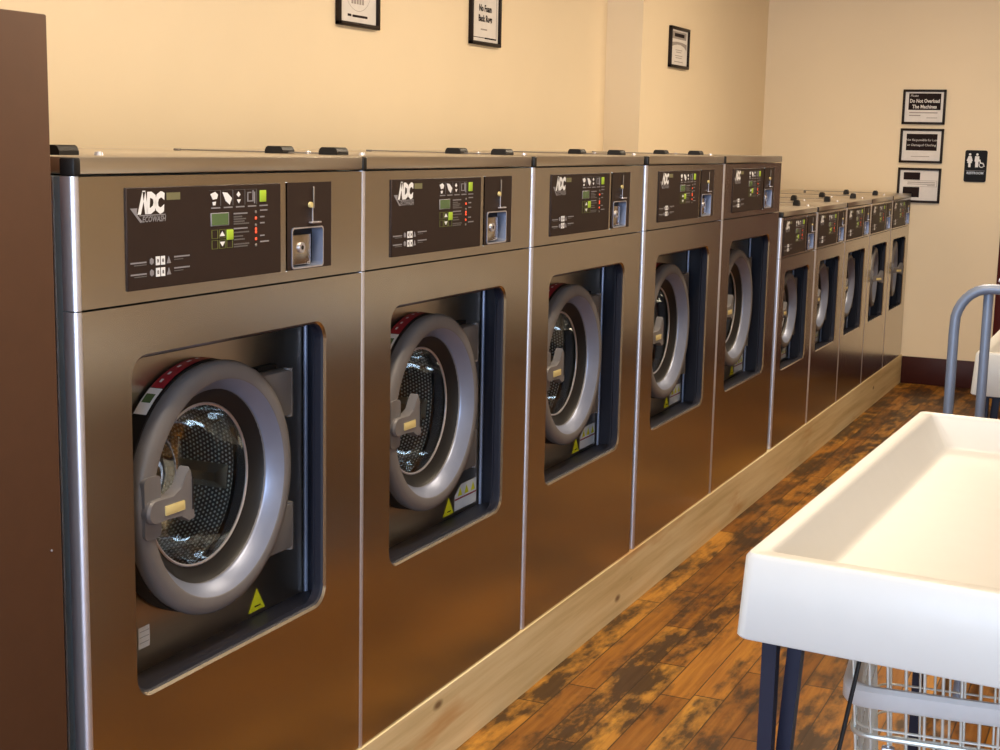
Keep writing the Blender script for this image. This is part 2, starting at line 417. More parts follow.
    n = len(pts); b.add([(X(f+.015),a,c) for a,c in sc(.93)], [list(range(n))], M['ringgrey']); b.add([(X(f-.012),a,c) for a,c in pts], [list(range(n))[::-1]], M['ringgrey'])
    b.box(X(f+.0155), X(f+.0170), hy0+.118*k, hy0+.121*k, hz-.018*k, hz+.05*k, M['black'])
    b.box(X(f+.015), X(f+.0170), hy0+.028*k, hy0+.092*k, hz-.012*k, hz+.008*k, M['beige'], .002)
    hp = Vector((X(f), hy0, hz)); b.v = [v-hp for v in b.v]
    b.build('door_handle', door, hp)
    for dz in (.155, -.155):
        b = MB(); z = cz+dz*k*1.05
        b.box(X(xb+.012), X(xb+.055), ly+R*.70, ly+R+.040*k, z-.055*k, z+.055*k, M['ringgrey'], .006)
        b.tube([(0, -.004, z-.058*k), (0, -.004, z+.058*k)], .011*k, M['ringgrey'], 10)
        b.box(X(xb+.0), X(xb+.020), ly+R*.80, ly+R+.02*k, z+.055*k, z+.066*k, M['black'])
        b.build('hinge', door)
    if P['ajar']: door.rotation_euler.z = 0
    # stickers in the well
    b = MB(); sx = xb+.0015
    ty = o0+.566*k; tz = p0-.010
    b.add([(sx,ty,tz),(sx,ty+.070*k,tz),(sx,ty+.036*k,tz+.055*k)], [[0,1,2]], M['yellow'])
    b.add([(sx+.001,ty+.025*k,tz+.010*k),(sx+.001,ty+.050*k,tz+.010*k),(sx+.001,ty+.050*k,tz+.013*k),(sx+.001,ty+.025*k,tz+.013*k)], [[0,1,2,3]], M['ink'])
    b.build('warning_triangle', root)
    # upper fascia
    a0, a1, c0, c1 = P['panel']; g0, g1 = P['coin']; cw = g1-g0; ph = c1-c0
    YC = lambda u: g0+u*cw
    ZZ = lambda v: c1-v*ph
    cup = rrect(YC(.11), YC(.79), ZZ(.975), ZZ(.53), .008*k, 6)
    b = MB(); U0, U1, V0, V1 = .012, W-.003, zs+.002, zl-.004
    plate_with_hole(b, (U0, U1, V0, V1), cup, 0, M['steel'])
    b.add([(0,U0,V0),(0,U1,V0),(0,U1,V1),(0,U0,V1),(-.03,U0,V0),(-.03,U1,V0),(-.03,U1,V1),(-.03,U0,V1)], [[0,1,5,4],[1,2,6,5],[2,3,7,6],[3,0,4,7]], M['steel'])
    b.build('upper_panel', root)
    cp = MB().box(-.002, .004, a0, a1, c0, c1, M['fascia'], .0015, 1)
    cp = cp.build('control_panel', root)
    pw, ph = a1-a0, c1-c0
    q = .0045
    YY = lambda u: a0+u*pw
    ZZ = lambda v: c1-v*ph
    Y, Z = YY, ZZ
    b = MB(); th = ph/.19
    # lettered logo
    b.text('\u039bDC', .0500*th, q, Y(.066), Z(.243), M['white'], shear=.12, offset=.0036, sx=.74*pw/.502, spacing=.82)
    b.build('logo', cp)
    b = MB()
    b.prism([(Y(.018),Z(.20)),(Y(.058),Z(.20)),(Y(.055),Z(.245)),(Y(.062),Z(.275)),(Y(.088),Z(.335)),(Y(.076),Z(.345))], q-.0003, q, M['greyp'])
    b.box(q-.0003, q, Y(.070), Y(.222), Z(.278), Z(.268), M['greyp'])
    b.text('ECOWASH', .0150*th, q, Y(.085), Z(.338), M['greyp'], shear=.2, sx=.93*pw/.502, offset=.0004)
    b.build('logo_underline', cp)
    MB().box(q-.0006, q, Y(.230), Y(.312), Z(.132), Z(.060), M['badge']).build('badge', cp)
    b = MB(); cx0 = .503
    Y = lambda u: YY(cx0+(u-cx0)*1.065) if u > .45 else YY(u-.045)
    Z = lambda v: ZZ(v*.84) if not sock else ZZ(.684+(v-.74)*.875)
    sock = False
    # icon row (mop, sheet, drops, hand) with caption bars
    def bar(u0, u1, v0, v1, mat): b.box(q-.0004, q+.0002, Y(u0), Y(u1), Z(v1), Z(v0), mat)
    def poly(pts, mat): b.prism([(Y(u), Z(v)) for u, v in pts], q-.0004, q+.0002, mat)
    poly([(cx0,.11),(cx0+.03,.085),(cx0+.047,.12),(cx0+.04,.17),(cx0+.015,.18)], M['white']); poly([(cx0+.012,.21),(cx0+.034,.205),(cx0+.03,.25),(cx0+.016,.25)], M['white'])
    poly([(cx0+.075,.09),(cx0+.105,.10),(cx0+.135,.17),(cx0+.12,.25),(cx0+.095,.20)], M['white'])
    poly([(cx0+.165,.13),(cx0+.178,.09),(cx0+.190,.13),(cx0+.178,.16)], M['white']); poly([(cx0+.167,.19),(cx0+.192,.19),(cx0+.179,.24)], M['white'])
    for (u0,u1,v0,v1) in ((.235,.242,.10,.22),(.235,.275,.21,.225),(.27,.277,.08,.225),(.235,.262,.10,.115),(.28,.287,.10,.25)): bar(cx0+u0, cx0+u1, v0, v1, M['greyp'])
    for i in range(5): bar(cx0+.005+i*.078, cx0+.060+i*.078, .275, .292, M['greyp'])
    for i in range(4): bar(cx0-.005+i*.078, cx0+.062+i*.078, .065, .069, M['dimp']); bar(cx0+.062+i*.078, cx0+.065+i*.078, .065, .26, M['dimp'])
    for r, (v, w, mt) in enumerate(((.36,.09,'greyp'),(.40,.055,'dimp'),(.43,.08,'dimp'),(.46,.07,'dimp'),(.49,.10,'dimp'),(.55,.09,'greyp'),(.60,.10,'dimp'),(.65,.06,'dimp'),(.69,.07,'dimp'),(.75,.10,'dimp'),(.78,.09,'dimp'))):
        bar(cx0+.145, cx0+.145+w, v, v+.018, M[mt])
    for v, w in ((.335,.05),(.42,.03),(.50,.03),(.665,.03),(.745,.06)): bar(cx0+.32, cx0+.32+w, v, v+.018, M['greyp'])
    # olive boxes round the arrow keys
    for v in (.555, .685):
        for u in (.005, .052, .098):
            for (u0,u1,v0,v1) in ((0,.04,0,.006),(0,.04,.105,.111),(0,.004,0,.111),(.036,.04,0,.111)): bar(cx0+u+u0, cx0+u+u1, v+v0, v+v1, M['olive'])
    poly([(cx0+.055,.64),(cx0+.072,.58),(cx0+.088,.64)], M['white']); poly([(cx0+.055,.71),(cx0+.088,.71),(cx0+.072,.77)], M['white'])
    # socket diagram, lower left
    sock = True
    for v in (.74, .87):
        for u in (.205, .235): bar(u, u+.024, v, v+.10, M['white']); bar(u+.007, u+.017, v+.03, v+.07, M['ink'])
        poly([(.170,v+.03),(.180,v+.01),(.192,v+.03),(.192,v+.07),(.180,v+.09),(.170,v+.07)], M['greyp']); poly([(.27,v+.09),(.282,v+.01),(.295,v+.09)], M['greyp'])
        bar(.06, .15, v+.045, v+.062, M['greyp']); bar(.08, .15, v+.075, v+.087, M['dimp']); bar(.315, .41, v+.015, v+.032, M['greyp']); bar(.315, .37, v+.05, v+.06, M['dimp'])
    b.build('printed_legend', cp); sock = False
    b = MB(); b.box(q-.001, q+.0006, Y(cx0), Y(cx0+.115), Z(.51), Z(.345), M['greyp'], .001, 1); b.box(q, q+.0009, Y(cx0+.006), Y(cx0+.109), Z(.50), Z(.355), M['lcd']); b.build('display', cp)
    for (u, v, h) in ((cx0+.318,.085,.15),(cx0+.098,.565,.13)):
        MB().box(q-.001, q+.0016, Y(u), Y(u+.042), Z(v+h), Z(v), M['green'], .0012, 2).build('button', cp)
    b = MB()
    for v, mt in ((.345,'dled'),(.425,'red'),(.515,'dled'),(.565,'red'),(.605,'red'),(.695,'red'),(.775,'dled')):
        b.box(q-.001, q+.0012, Y(cx0+.285), Y(cx0+.297), Z(v+.036), Z(v), M[mt], .001, 1)
    b.build('indicator_light', cp)
    Y, Z = YY, ZZ
    # coin panel
    g0, g1 = P['coin']; cw = g1-g0
    cn = MB(); plate_with_hole(cn, (g0, g1, c0, c1), cup, .0020, M['fascia'])
    for (u0,u1,w0_,w1_) in ((g1,g1+.0022,c0-.0015,c1+.0015),(g0,g1,c0-.0015,c0),(g0,g1,c1,c1+.0015)): cn.box(.0, .0022, u0, u1, w0_, w1_, M['steel'])
    cn = cn.build('coin_panel', root)
    cy_c = (YC(.11)+YC(.79))/2; cz_c = (Z(.975)+Z(.53))/2
    def shr(pts, d): return [(a+(d if a < cy_c else -d), c+(d if c < cz_c else -d)) for a, c in pts]
    b = MB(); loft(b, shr(cup,-.003), .0018, shr(cup,-.003), .004, M['bevel']); loft(b, shr(cup,-.003), .004, cup, .004, M['chrome'])
    loft(b, cup, .004, shr(cup,.002), -.024, M['bevel'])  # cup walls coloured with the same bluish sheen instead of reflecting it
    b.add([(-.024,a,c) for a,c in shr(cup,.002)], [list(range(len(cup)))], M['black']); b.build('coin_cup', cn)
    b = MB(); b.box(-.0235, -.004, YC(.13), YC(.585), Z(.955), Z(.60), M['steel'], .003); b.build('coin_box', cn)
    b = MB(); b.tube([(-.004,YC(.345),Z(.75)),(.001,YC(.345),Z(.75))], .012*k, M['chrome'], 16); b.tube([(.0011,YC(.345),Z(.75)),(.0016,YC(.345),Z(.75))], .005*k, M['black'], 12); b.build('lock', cn)
    b = MB(); b.box(.004, .0060, YC(.555), YC(.585), Z(.30), Z(.05), M['dled'], .001); b.box(.004, .014, YC(.45), YC(.68), Z(.475), Z(.455), M['chrome'], .002); b.tube([(.004,YC(.48),Z(.26)),(.010,YC(.48),Z(.26))], .0065*k, M['beige'], 10)
    b.box(.004, .006, YC(.535), YC(.55), Z(.46), Z(.28), M['chrome'])
    b.build('coin_slide', cn)
    # lid
    lid = MB(); lid.box(-D-.005, .002, .017, W-.002, zl, zt, M['lid'], .003, 2); lid = lid.build('lid', root)
    MB().box(-.030, .004, -.0015, .017, zl-.002, zt-.001, M['black'], .004, 2).build('corner_cap', lid)
    if P.get('lidgear', True):
        gy = P['gear']
        b = MB(); zr = zt+(.003 if k > .9 else .016); xr = -.66 if k > .9 else -.62; b.tube([(xr, gy, zr), (P['g1']-.01, gy, zr)], .0019, M['dled'], 6); b.box(xr-.008, xr+.008, gy-.008, gy+.008, zt, zr+.003, M['dled'], .002); b.build('lid_rod', lid)
        for gx in (P['g0'], P['g1']):
            big = k > .9; L, h, wy = (.027, .0185, .027) if big else (.017, .032, .016)
            b = MB(); b.prism([(gx-L,zt),(gx+L,zt),(gx+L,zt+h*.45),(gx+L-.004,zt+h*.85),(gx+L-.009,zt+h),(gx-L+.009,zt+h),(gx-L+.004,zt+h*.85),(gx-L,zt+h*.45)], gy-wy, gy+wy, M['black'], 'XZ')
            b.build('lid_grip', lid)
            b = MB(); b.tube([(gx+.05, gy+.055, zt-.001), (gx+.05, gy+.055, zt+.007)], [.010, .007], M['chrome'], 10); b.build('lid_pin', lid)
    # corner trim post: rounded polished strip at the left front edge
    b = MB(); prof = []
    for i in range(7):
        t = math.radians(90*i/6); prof.append((-.010+.0115*math.sin(t), .0115-.0115*math.cos(t)))
    prof = [(-.030, 0)]+prof+[(.0003, .0135)]
    n = len(prof)
    for (za, zc) in ((zb, zs-.001), (zs+.001, zl-.003)):
        b.add([(x,y,za) for x,y in prof]+[(x,y,zc) for x,y in prof], [[i,i+1,i+1+n,i+n] for i in range(n-1)], M['chrome'], True)
    b.box(-.052, -.047, .0005, .004, zb, zl-.004, M['chrome'])  # thin chrome strip added as a highlight line on the side panel
    FLAT.add('corner_post'); b.build('corner_post', root)
    return root

large = dict(name='washing_machine', W=.987, top=1.683, lidz=1.6525, split=1.4124, base=.2144, depth=1.02, open=(.143,.828,.640,1.315), ring=(.496,.984,.2735),
             ringx=-.050, well=-.13, drumx=-.52, panel=(.135,.638,1.4375,1.6275), coin=(.665,.845), ajar=False, gear=.165, g0=-.34, g1=-.18)
small = dict(name='small_washing_machine', W=.764, top=1.409, lidz=1.3825, split=1.177, base=.2144, depth=.90, open=(.112,.648,.598,1.108), ring=(.405,.880,.20),
             ringx=-.042, well=-.11, drumx=-.42, panel=(.045,.512,1.187,1.367), coin=(.555,.735), ajar=False, gear=.05, g0=-.33, g1=-.13)
def stickers(root, P, kind):
    xb = P['well']+.0015; k = P['ring'][2]/.28; o0 = P['open'][0]; p0 = P['open'][2]
    if kind == 'white':
        b = MB(); b.add([(xb,.305,.670),(xb,.341,.670),(xb,.341,.716),(xb,.305,.716)], [[0,1,2,3]], M['paper'])
        for z in (.682,.694,.706): b.add([(xb+.001,.308,z),(xb+.001,.338,z),(xb+.001,.338,z+.001),(xb+.001,.308,z+.001)], [[0,1,2,3]], M['greyp'])
        b.build('white_sticker', root)
    else:
        b = MB(); y = o0+.642*k; z = p0-.008; w, h = .150*k, .078*k
        b.add([(xb,y,z),(xb,y+w,z),(xb,y+w,z+h),(xb,y+.045*k,z+h),(xb,y,z+h*.62)], [[0,1,2,3,4]], M['paper'])
        for i in range(3):
            u = y+(.020+.045*i)*k
            b.add([(xb+.001,u,z+h*.55),(xb+.001,u+.03*k,z+h*.55),(xb+.001,u+.015*k,z+h*.9)], [[0,1,2]], M['yellow'])
        b.add([(xb+.001,y,z+h*.42),(xb+.001,y+w,z+h*.42),(xb+.001,y+w,z+h*.48),(xb+.001,y,z+h*.48)], [[0,1,2,3]], M['redlab'])
        b.build('warning_label', root)
    return root
seamY = [0, .987, 1.990, 3.013, 4.010]
protoA = make_washer(large)
LL = ['large stainless washing machine beside the brown cabinet, small white sticker inside its door recess',
      'large stainless washing machine, second along the row from the brown cabinet',
      'large stainless washing machine in the middle of the five tall ones',
      'large stainless washing machine, fourth from the brown cabinet, one before the last tall one',
      'last of the five tall stainless washing machines, right next to the lower small ones']
tallW = [copy_tree(protoA) for _ in range(4)]
stickers(protoA, large, 'white')
tall = [protoA]+tallW
lab_src = None
for i, o in enumerate(tall):
    o.location = Vector((0, seamY[i], 0))*S
    tag(o, LL[i], 'washing machine', 'large washing machines in the row')
    if i:
        if lab_src is None:
            stickers(o, large, 'label'); lab_src = [c for c in o.children if c.name.startswith('warning_label')][0]
        else:
            c = lab_src.copy(); C.objects.link(c); c.parent = o
protoB = make_washer(small); stickers(protoB, small, 'label')
seamB = [5.066, 5.850, 6.620, 7.386, 8.152]
SL = ['small stainless washing machine right after the last tall one, lowest row nearest the camera',
      'small stainless washing machine, second of the five low ones counting from the tall washers',
      'small stainless washing machine in the middle of the five low ones',
      'small stainless washing machine with its round door ajar, one before the end wall machine',
      'small stainless washing machine with its round door ajar, standing against the end wall']
smalls = [protoB]+[copy_tree(protoB) for _ in range(4)]
for i, o in enumerate(smalls):
    o.location = Vector((0, seamB[i], 0))*S
    tag(o, SL[i], 'washing machine', 'small washing machines in the row')
    if i >= 3:
        for c in o.children:
            if c.name.startswith('door') and c.name.split('.')[0] == 'door': 
                c.rotation_euler.z = math.radians(5)
                for h in c.children:
                    if h.name.startswith('door_handle'): h.rotation_euler.z = math.radians(-38)

# ------------------------------------------------------------------ pine kerb and platform under the machines
YB = 8.945
def beam(y0, y1, label):
    b = MB(); b.box(-.045, .006, y0, y1, 0, .2125, M['pine'], .0012, 1)
    o = b.build('pine_beam')
    return tag(o, label, 'beam', 'pine beams along the foot of the washers')
beam(-1.3, 4.482, 'long pale pine beam on the floor under the tall washing machines'); beam(4.4835, YB-.004, 'knotty pine beam running under the small washing machines to the end wall')
b = MB(); b.box(-1.05, -.047, -1.3, YB-.004, 0, .2125, M['pine']); tag(b.build('machine_platform'), 'wooden platform that carries the whole row of washing machines', 'platform')

# ------------------------------------------------------------------ tall brown cabinet at the left
r = empty('brown_cabinet', (0, -.05, 0)); tag(r, 'tall dark brown metal cabinet at the near end of the washer row', 'cabinet')
MB().box(-.95, -.012, -1.22, -.004, .2135, 1.92, M['brown'], .004, 2).build('body', r)
MB().box(-.011, 0, -1.216, -.003, .222, 1.9185, M['brown'], .003, 2).build('front_cover', r)
b = MB(); b.tube([(0,-.022,.50),(.0015,-.022,.50)], .0022, M['white'], 8); b.tube([(0,-.03,1.0),(.0015,-.03,1.0)], .0022, M['greyp'], 8); b.build('rivet', r)

# ------------------------------------------------------------------ room shell
XL, XL2, XR, YN, ZC = -1.362, -1.14, 4.6, -4.6, 3.35
YP = 6.13
def structure(b, name): o = b.build(name); o['kind'] = 'structure'; return o
structure(MB().box(XL-.3, XR+.3, YN-.3, YB+.3, -.12, 0, M['floor']), 'floor')
structure(MB().box(XL-.3, XR+.3, YN-.3, YB+.3, ZC, ZC+.1, M['ceil']), 'ceiling')
b = MB(); b.prism([(XL-.2,YN-.2),(XL,YN-.2),(XL,YP),(XL2,YP),(XL2,YB),(XL-.2,YB)], 0, ZC, M['wall'], 'XY'); structure(b, 'wall_left')
# end wall with a door opening at the right
DX0, DX1, DZ = .70, 1.82, 2.45
b = MB(); b.box(XL-.2, DX0, YB, YB+.2, 0, ZC, M['wall']); b.box(DX1, XR+.2, YB, YB+.2, 0, ZC, M['wall']); b.box(DX0, DX1, YB, YB+.2, DZ, ZC, M['wall']); structure(b, 'wall_end')
structure(MB().box(XR, XR+.2, YN-.2, YB, 0, ZC, M['wall']), 'wall_right')
structure(MB().box(.008, DX0-.065, YB-.018, YB, 0, .203, M['basebd'], .004), 'baseboard_end')
structure(MB().box(DX1+.065, XR, YB-.018, YB, 0, .203, M['basebd'], .004), 'baseboard_end_right')
structure(MB().box(XR-.018, XR, YN, YB-.02, 0, .203, M['basebd'], .004), 'baseboard_right')
dr = MB(); dr.box(DX0, DX1, YB+.05, YB+.10, .005, DZ, M['doorred'], .004)
for (x0,x1,z0,z1) in ((.12,.5,.25,1.1),(.62,1.0,.25,1.1),(.12,.5,1.3,2.3),(.62,1.0,1.3,2.3)): dr.box(DX0+x0, DX0+x1, YB+.044, YB+.052, z0, z1, M['doorred'], .006)
dr = structure(dr, 'door_1')
b = MB(); b.tube([(DX1-.10,YB+.05,1.15),(DX1-.10,YB-.01,1.15)], .012, M['chrome']); b.tube([(DX1-.10,YB-.01,1.15),(DX1-.10,YB-.05,1.15)], [.03,.026], M['chrome'], 14); b.build('door_knob', dr)
b = MB(); 
b.box(DX0-.062, DX0, YB-.022, YB+.12, 0, DZ+.06, M['doorred'], .004); b.box(DX1, DX1+.062, YB-.022, YB+.12, 0, DZ+.06, M['doorred'], .004); b.box(DX0, DX1, YB-.022, YB+.12, DZ, DZ+.06, M['doorred'], .004)
structure(b, 'trim_1')
# street side wall behind the camera, with a shop window
WX0, WX1, WZ0, WZ1 = -.6, 4.1, .75, 2.75
b = MB(); b.box(XL-.2, WX0, YN-.2, YN, 0, ZC, M['wall']); b.box(WX1, XR+.2, YN-.2, YN, 0, ZC, M['wall']); b.box(WX0, WX1, YN-.2, YN, 0, WZ0, M['wall']); b.box(WX0, WX1, YN-.2, YN, WZ1, ZC, M['wall'])
structure(b, 'wall_street')
b = MB()
for x in (WX0, 1.0, 2.6, WX1): b.box(x-.03, x+.03, YN-.14, YN-.06, WZ0, WZ1, M['winfr'], .004)
for z in (WZ0, WZ1): b.box(WX0, WX1, YN-.14, YN-.06, z-.03, z+.03, M['winfr'], .004)
w = structure(b, 'window_1')
MB().box(WX0+.03, WX1-.03, YN-.105, YN-.098, WZ0+.03, WZ1-.03, mat_glass('window glass', (.96,.98,.99))).build('pane', w)

# ------------------------------------------------------------------ ceiling lamps
def ceiling_lamp(x, y, label):
    r = empty('ceiling_lamp', (x, y, ZC)); tag(r, label, 'ceiling lamp', 'ceiling lamps')
    b = MB(); b.box(-.18, .18, -.72, .72, -.025, 0, M['white'], .004)
    b.box(-.18, -.165, -.72, .72, -.085, -.025, M['white']); b.box(.165, .18, -.72, .72, -.085, -.025, M['white']); b.build('housing', r)
    MB().box(-.16, .16, -.70, .70, -.075, -.03, M['lamp'], .01).build('diffuser', r)
    l = bpy.data.lights.new('lamp_light', 'AREA'); l.shape = 'RECTANGLE'; l.size = .3*S; l.size_y = 1.38*S
    l.energy = LAMP; l.color = (1, .81, .58)
    lo = bpy.data.objects.new('lamp_light', l); C.objects.link(lo); lo.parent = r; lo.location = (0, 0, -.09*S)
LAMP = 35
for x, y, t in ((.72,-2.3,'ceiling lamp nearest the street window'),(.72,.7,'ceiling lamp above the first white table'),(.72,3.6,'ceiling lamp above the second white table'),(.72,6.3,'ceiling lamp nearest the end wall')):
    ceiling_lamp(x, y, t)
l = bpy.data.lights.new('daylight', 'AREA'); l.shape = 'RECTANGLE'; l.size = (WX1-WX0)*S; l.size_y = (WZ1-WZ0)*S; l.energy = 225; l.color = (.62,.76,1)
lo = bpy.data.objects.new('window_daylight', l); C.objects.link(lo); lo.location = Vector(((WX0+WX1)/2, YN-.25, (WZ0+WZ1)/2))*S; lo.rotation_euler = (math.radians(90), 0, 0)

# ------------------------------------------------------------------ framed notices
def framed(name, label, group, place, w, h, paint):
    """place=(axis, plane, a, b): a/b lower-left corner; 'L' = on the left wall facing +X, 'E' = on the end wall facing -Y"""
    ax, pl, a, bb = place
    root = empty(name, (pl, a, bb) if ax == 'L' else (a, pl, bb)); tag(root, label, 'framed notice', group)
    t = .017
    def bx(mb, u0, u1, v0, v1, d0, d1, mat, bev=0):
        if ax == 'L': mb.box(d0, d1, u0, u1, v0, v1, mat, bev)
        else: mb.box(u0, u1, -d1, -d0, v0, v1, mat, bev)
    b = MB()
    bx(b, 0, w, 0, t, .0, .022, M['frame'], .003); bx(b, 0, w, h-t, h, .0, .022, M['frame'], .003); bx(b, 0, t, 0, h, .0, .022, M['frame'], .003); bx(b, w-t, w, 0, h, .0, .022, M['frame'], .003)
    b.build('frame', root)
    b = MB(); bx(b, t*.8, w-t*.8, t*.8, h-t*.8, .003, .009, M['sheet']); sh = b.build('sheet', root)
    b = MB(); iw, ih = w-2*t, h-2*t
    class Pn:
        def rect(s, u0, u1, v0, v1, mat, lv=0): bx(b, t+u0*iw, t+u1*iw, t+v0*ih, t+v1*ih, .009, .0094+.0004*lv, mat)
        def text(s, txt, size, u, v, mat, align='CENTER', lv=1, sx=1, off=0, shear=0):
            d = .0098+.0004*lv
            if ax == 'L': b.text(txt, size, d, t+u*iw, t+v*ih, mat, align, sx=sx, offset=off, shear=shear)
            else: b.text(txt, size, -d, t+u*iw, t+v*ih, mat, align, sx=sx, offset=off, axis='XZ', shear=shear)
        def poly(s, pts, mat, lv=0):
            P2 = [(t+u*iw, t+v*ih) for u, v in pts]; d = .0094+.0004*lv
            if ax == 'L': b.prism(P2, .009, d, mat, 'YZ')
            else: b.prism(P2, -.009, -d, mat, 'XZ')
        def ring(s, u, v, ru, rv, th, mat):
            n = 32
            def pt(k, q): a = 2*PI*k/n; return (t+(u+(ru-q)*math.cos(a))*iw, t+(v+(rv-q)*math.sin(a))*ih)
            for k in range(n):
                vs = [pt(k,0), pt(k+1,0), pt(k+1,th), pt(k,th)]
                b.add([(.0098,p,q) if ax == 'L' else (p,-.0098,q) for p,q in vs], [[0,1,2,3]], mat)
    paint(Pn())
    b.build('printing', sh)
    return root
def p_oval(p):
    p.ring(.5, .58, .36, .39, .007, M['inkgrey'])
    for v, w, g in ((.74,.34,.09),(.52,.42,.10),(.31,.36,.10)):
        for i in range(5): p.rect(.5-w/2+i*w/5, .5-w/2+i*w/5+w/7, v, v+g, M['inkgrey'])
    p.rect(.22, .32, .095, .135, M['ink']); p.rect(.35, .76, .09, .13, M['ink'])
def p_foam(p):
    for a in ((.06,.068,.08,.93),(.93,.938,.08,.93),(.06,.938,.925,.935),(.06,.938,.075,.09),(.50,.938,.065,.095)): p.rect(*a, M['ink'])
    p.text('No Foam', .043, .5, .63, M['ink'], sx=.86, off=.0016); p.text('Back Rugs', .043, .5, .42, M['ink'], sx=.86, off=.0016)
    p.rect(.34, .58, .24, .27, M['inkgrey'])
def p_banner(p):
    p.rect(.10, .92, .74, .95, M['inkgrey']); p.rect(.22, .80, .80, .90, M['ink'], 1)
    pts = [(.05,.50),(.05,.63),(.35,.66),(.65,.66),(.95,.62),(.95,.45),(.8,.54),(.6,.585),(.4,.585),(.2,.55)]; p.poly(pts, M['inkgrey'], 1)
    for v, w in ((.42,.4),(.36,.3),(.26,.44),(.20,.36),(.09,.5)): p.rect(.5-w/2, .5+w/2, v, v+.02, M['inkgrey'])
def p_overload(p):
    p.rect(.09, .93, .40, .95, M['ink'])
    p.text('Please', .022, .13, .84, M['sheet'], 'LEFT', shear=.2)
    p.text('Do Not Overload', .036, .51, .645, M['sheet'], off=.0010, sx=.80); p.text('The Machines', .036, .51, .455, M['sheet'], off=.0010, sx=.86)
    p.rect(.12, .86, .29, .325, M['inkgrey']); p.rect(.12, .42, .20, .235, M['inkgrey']); p.rect(.58, .86, .13, .15, M['inkgrey'])
def p_resp(p):
    p.rect(.10, .90, .34, .90, M['ink'])
    p.text('Not Responsible for Lost', .0235, .5, .66, M['sheet'], sx=.93, shear=.15); p.text('or Damaged Clothing', .0235, .5, .49, M['sheet'], sx=1.0, shear=.15)
    p.rect(.24, .72, .13, .15, M['inkgrey'])
def p_blocks(p):
    p.rect(.09, .52, .68, .93, M['ink']); p.rect(.09, .52, .10, .44, M['ink'])
    for (u0,u1,v0,v1) in ((.12,.97,.655,.665),(.12,.97,.455,.465),(.96,.97,.455,.665)): p.rect(u0,u1,v0,v1,M['inkgrey'])
    p.rect(.20, .92, .585, .61, M['inkgrey']); p.rect(.20, .92, .53, .55, M['inkgrey']); p.rect(.72, .92, .49, .51, M['inkgrey'])
GW, GE = 'framed notices on the long wall', 'framed notices on the end wall'
framed('framed_notice', 'black framed white notice with an oval, above the second washing machine', GW, ('L', XL, 3.09, 2.173), .328, .275, p_oval)
framed('framed_notice', 'black framed notice reading No Foam Back Rugs on the long wall', GW, ('L', XL, 4.292, 2.180), .330, .262, p_foam).rotation_euler.x = 0
framed('framed_notice', 'small black framed notice with a dark banner on the wall nearest the corner', GW, ('L', XL2, 6.608, 2.197), .368, .248, p_banner)
framed('framed_notice', 'topmost of three frames on the end wall, Do Not Overload The Machines', GE, ('E', YB, -.106, 1.909), .304, .249, p_overload)
framed('framed_notice', 'middle frame on the end wall, dark block with thin lettering above white', GE, ('E', YB, -.108, 1.631), .307, .248, p_resp)
framed('framed_notice', 'lowest frame on the end wall, white sheet with two black blocks', GE, ('E', YB, -.108, 1.343), .307, .252, p_blocks)
# restroom sign
r = empty('restroom_sign', (.357, YB, 1.505)); tag(r, 'small black restroom sign with white figures on the end wall', 'sign')
b = MB(); b.prism(rrect(0, .153, 0, .226, .014), -.010, 0, M['signbk'], 'XZ'); b.build('plate', r)
b = MB()
def disc(u, v, rr, n=14): b.prism([(u+rr*math.cos(2*PI*i/n), v+rr*math.sin(2*PI*i/n)) for i in range(n)], -.0118, -.009, M['white'], 'XZ')
def pol(pts): b.prism(pts, -.0118, -.009, M['white'], 'XZ')
disc(.034, .196, .0085); pol([(.024,.184),(.044,.184),(.055,.150),(.049,.148),(.050,.135),(.042,.135),(.042,.105),(.026,.105),(.026,.135),(.018,.135),(.020,.148),(.013,.150)])
disc(.084, .196, .0085); pol([(.070,.184),(.098,.184),(.101,.147),(.095,.145),(.094,.105),(.074,.105),(.073,.145),(.067,.147)])
pol([(.100,.160),(.106,.162),(.112,.140),(.130,.138),(.140,.112),(.134,.110),(.124,.130),(.104,.132)])
for i in range(20):
    a0, a1 = [math.radians(150+270*j/20) for j in (i, i+1)]
    pol([(.117+.019*math.cos(a0),.122+.019*math.sin(a0)),(.117+.019*math.cos(a1),.122+.019*math.sin(a1)),(.117+.014*math.cos(a1),.122+.014*math.sin(a1)),(.117+.014*math.cos(a0),.122+.014*math.sin(a0))])
b.build('pictogram', r)
b = MB(); b.text('RESTROOM', .0235, -.0118, .0765, .056, M['bluel'], 'CENTER', axis='XZ', sx=.95, offset=.0008); b.box(.012, .142, -.0112, -.010, .079, .082, M['greyp']); b.build('lettering', r)

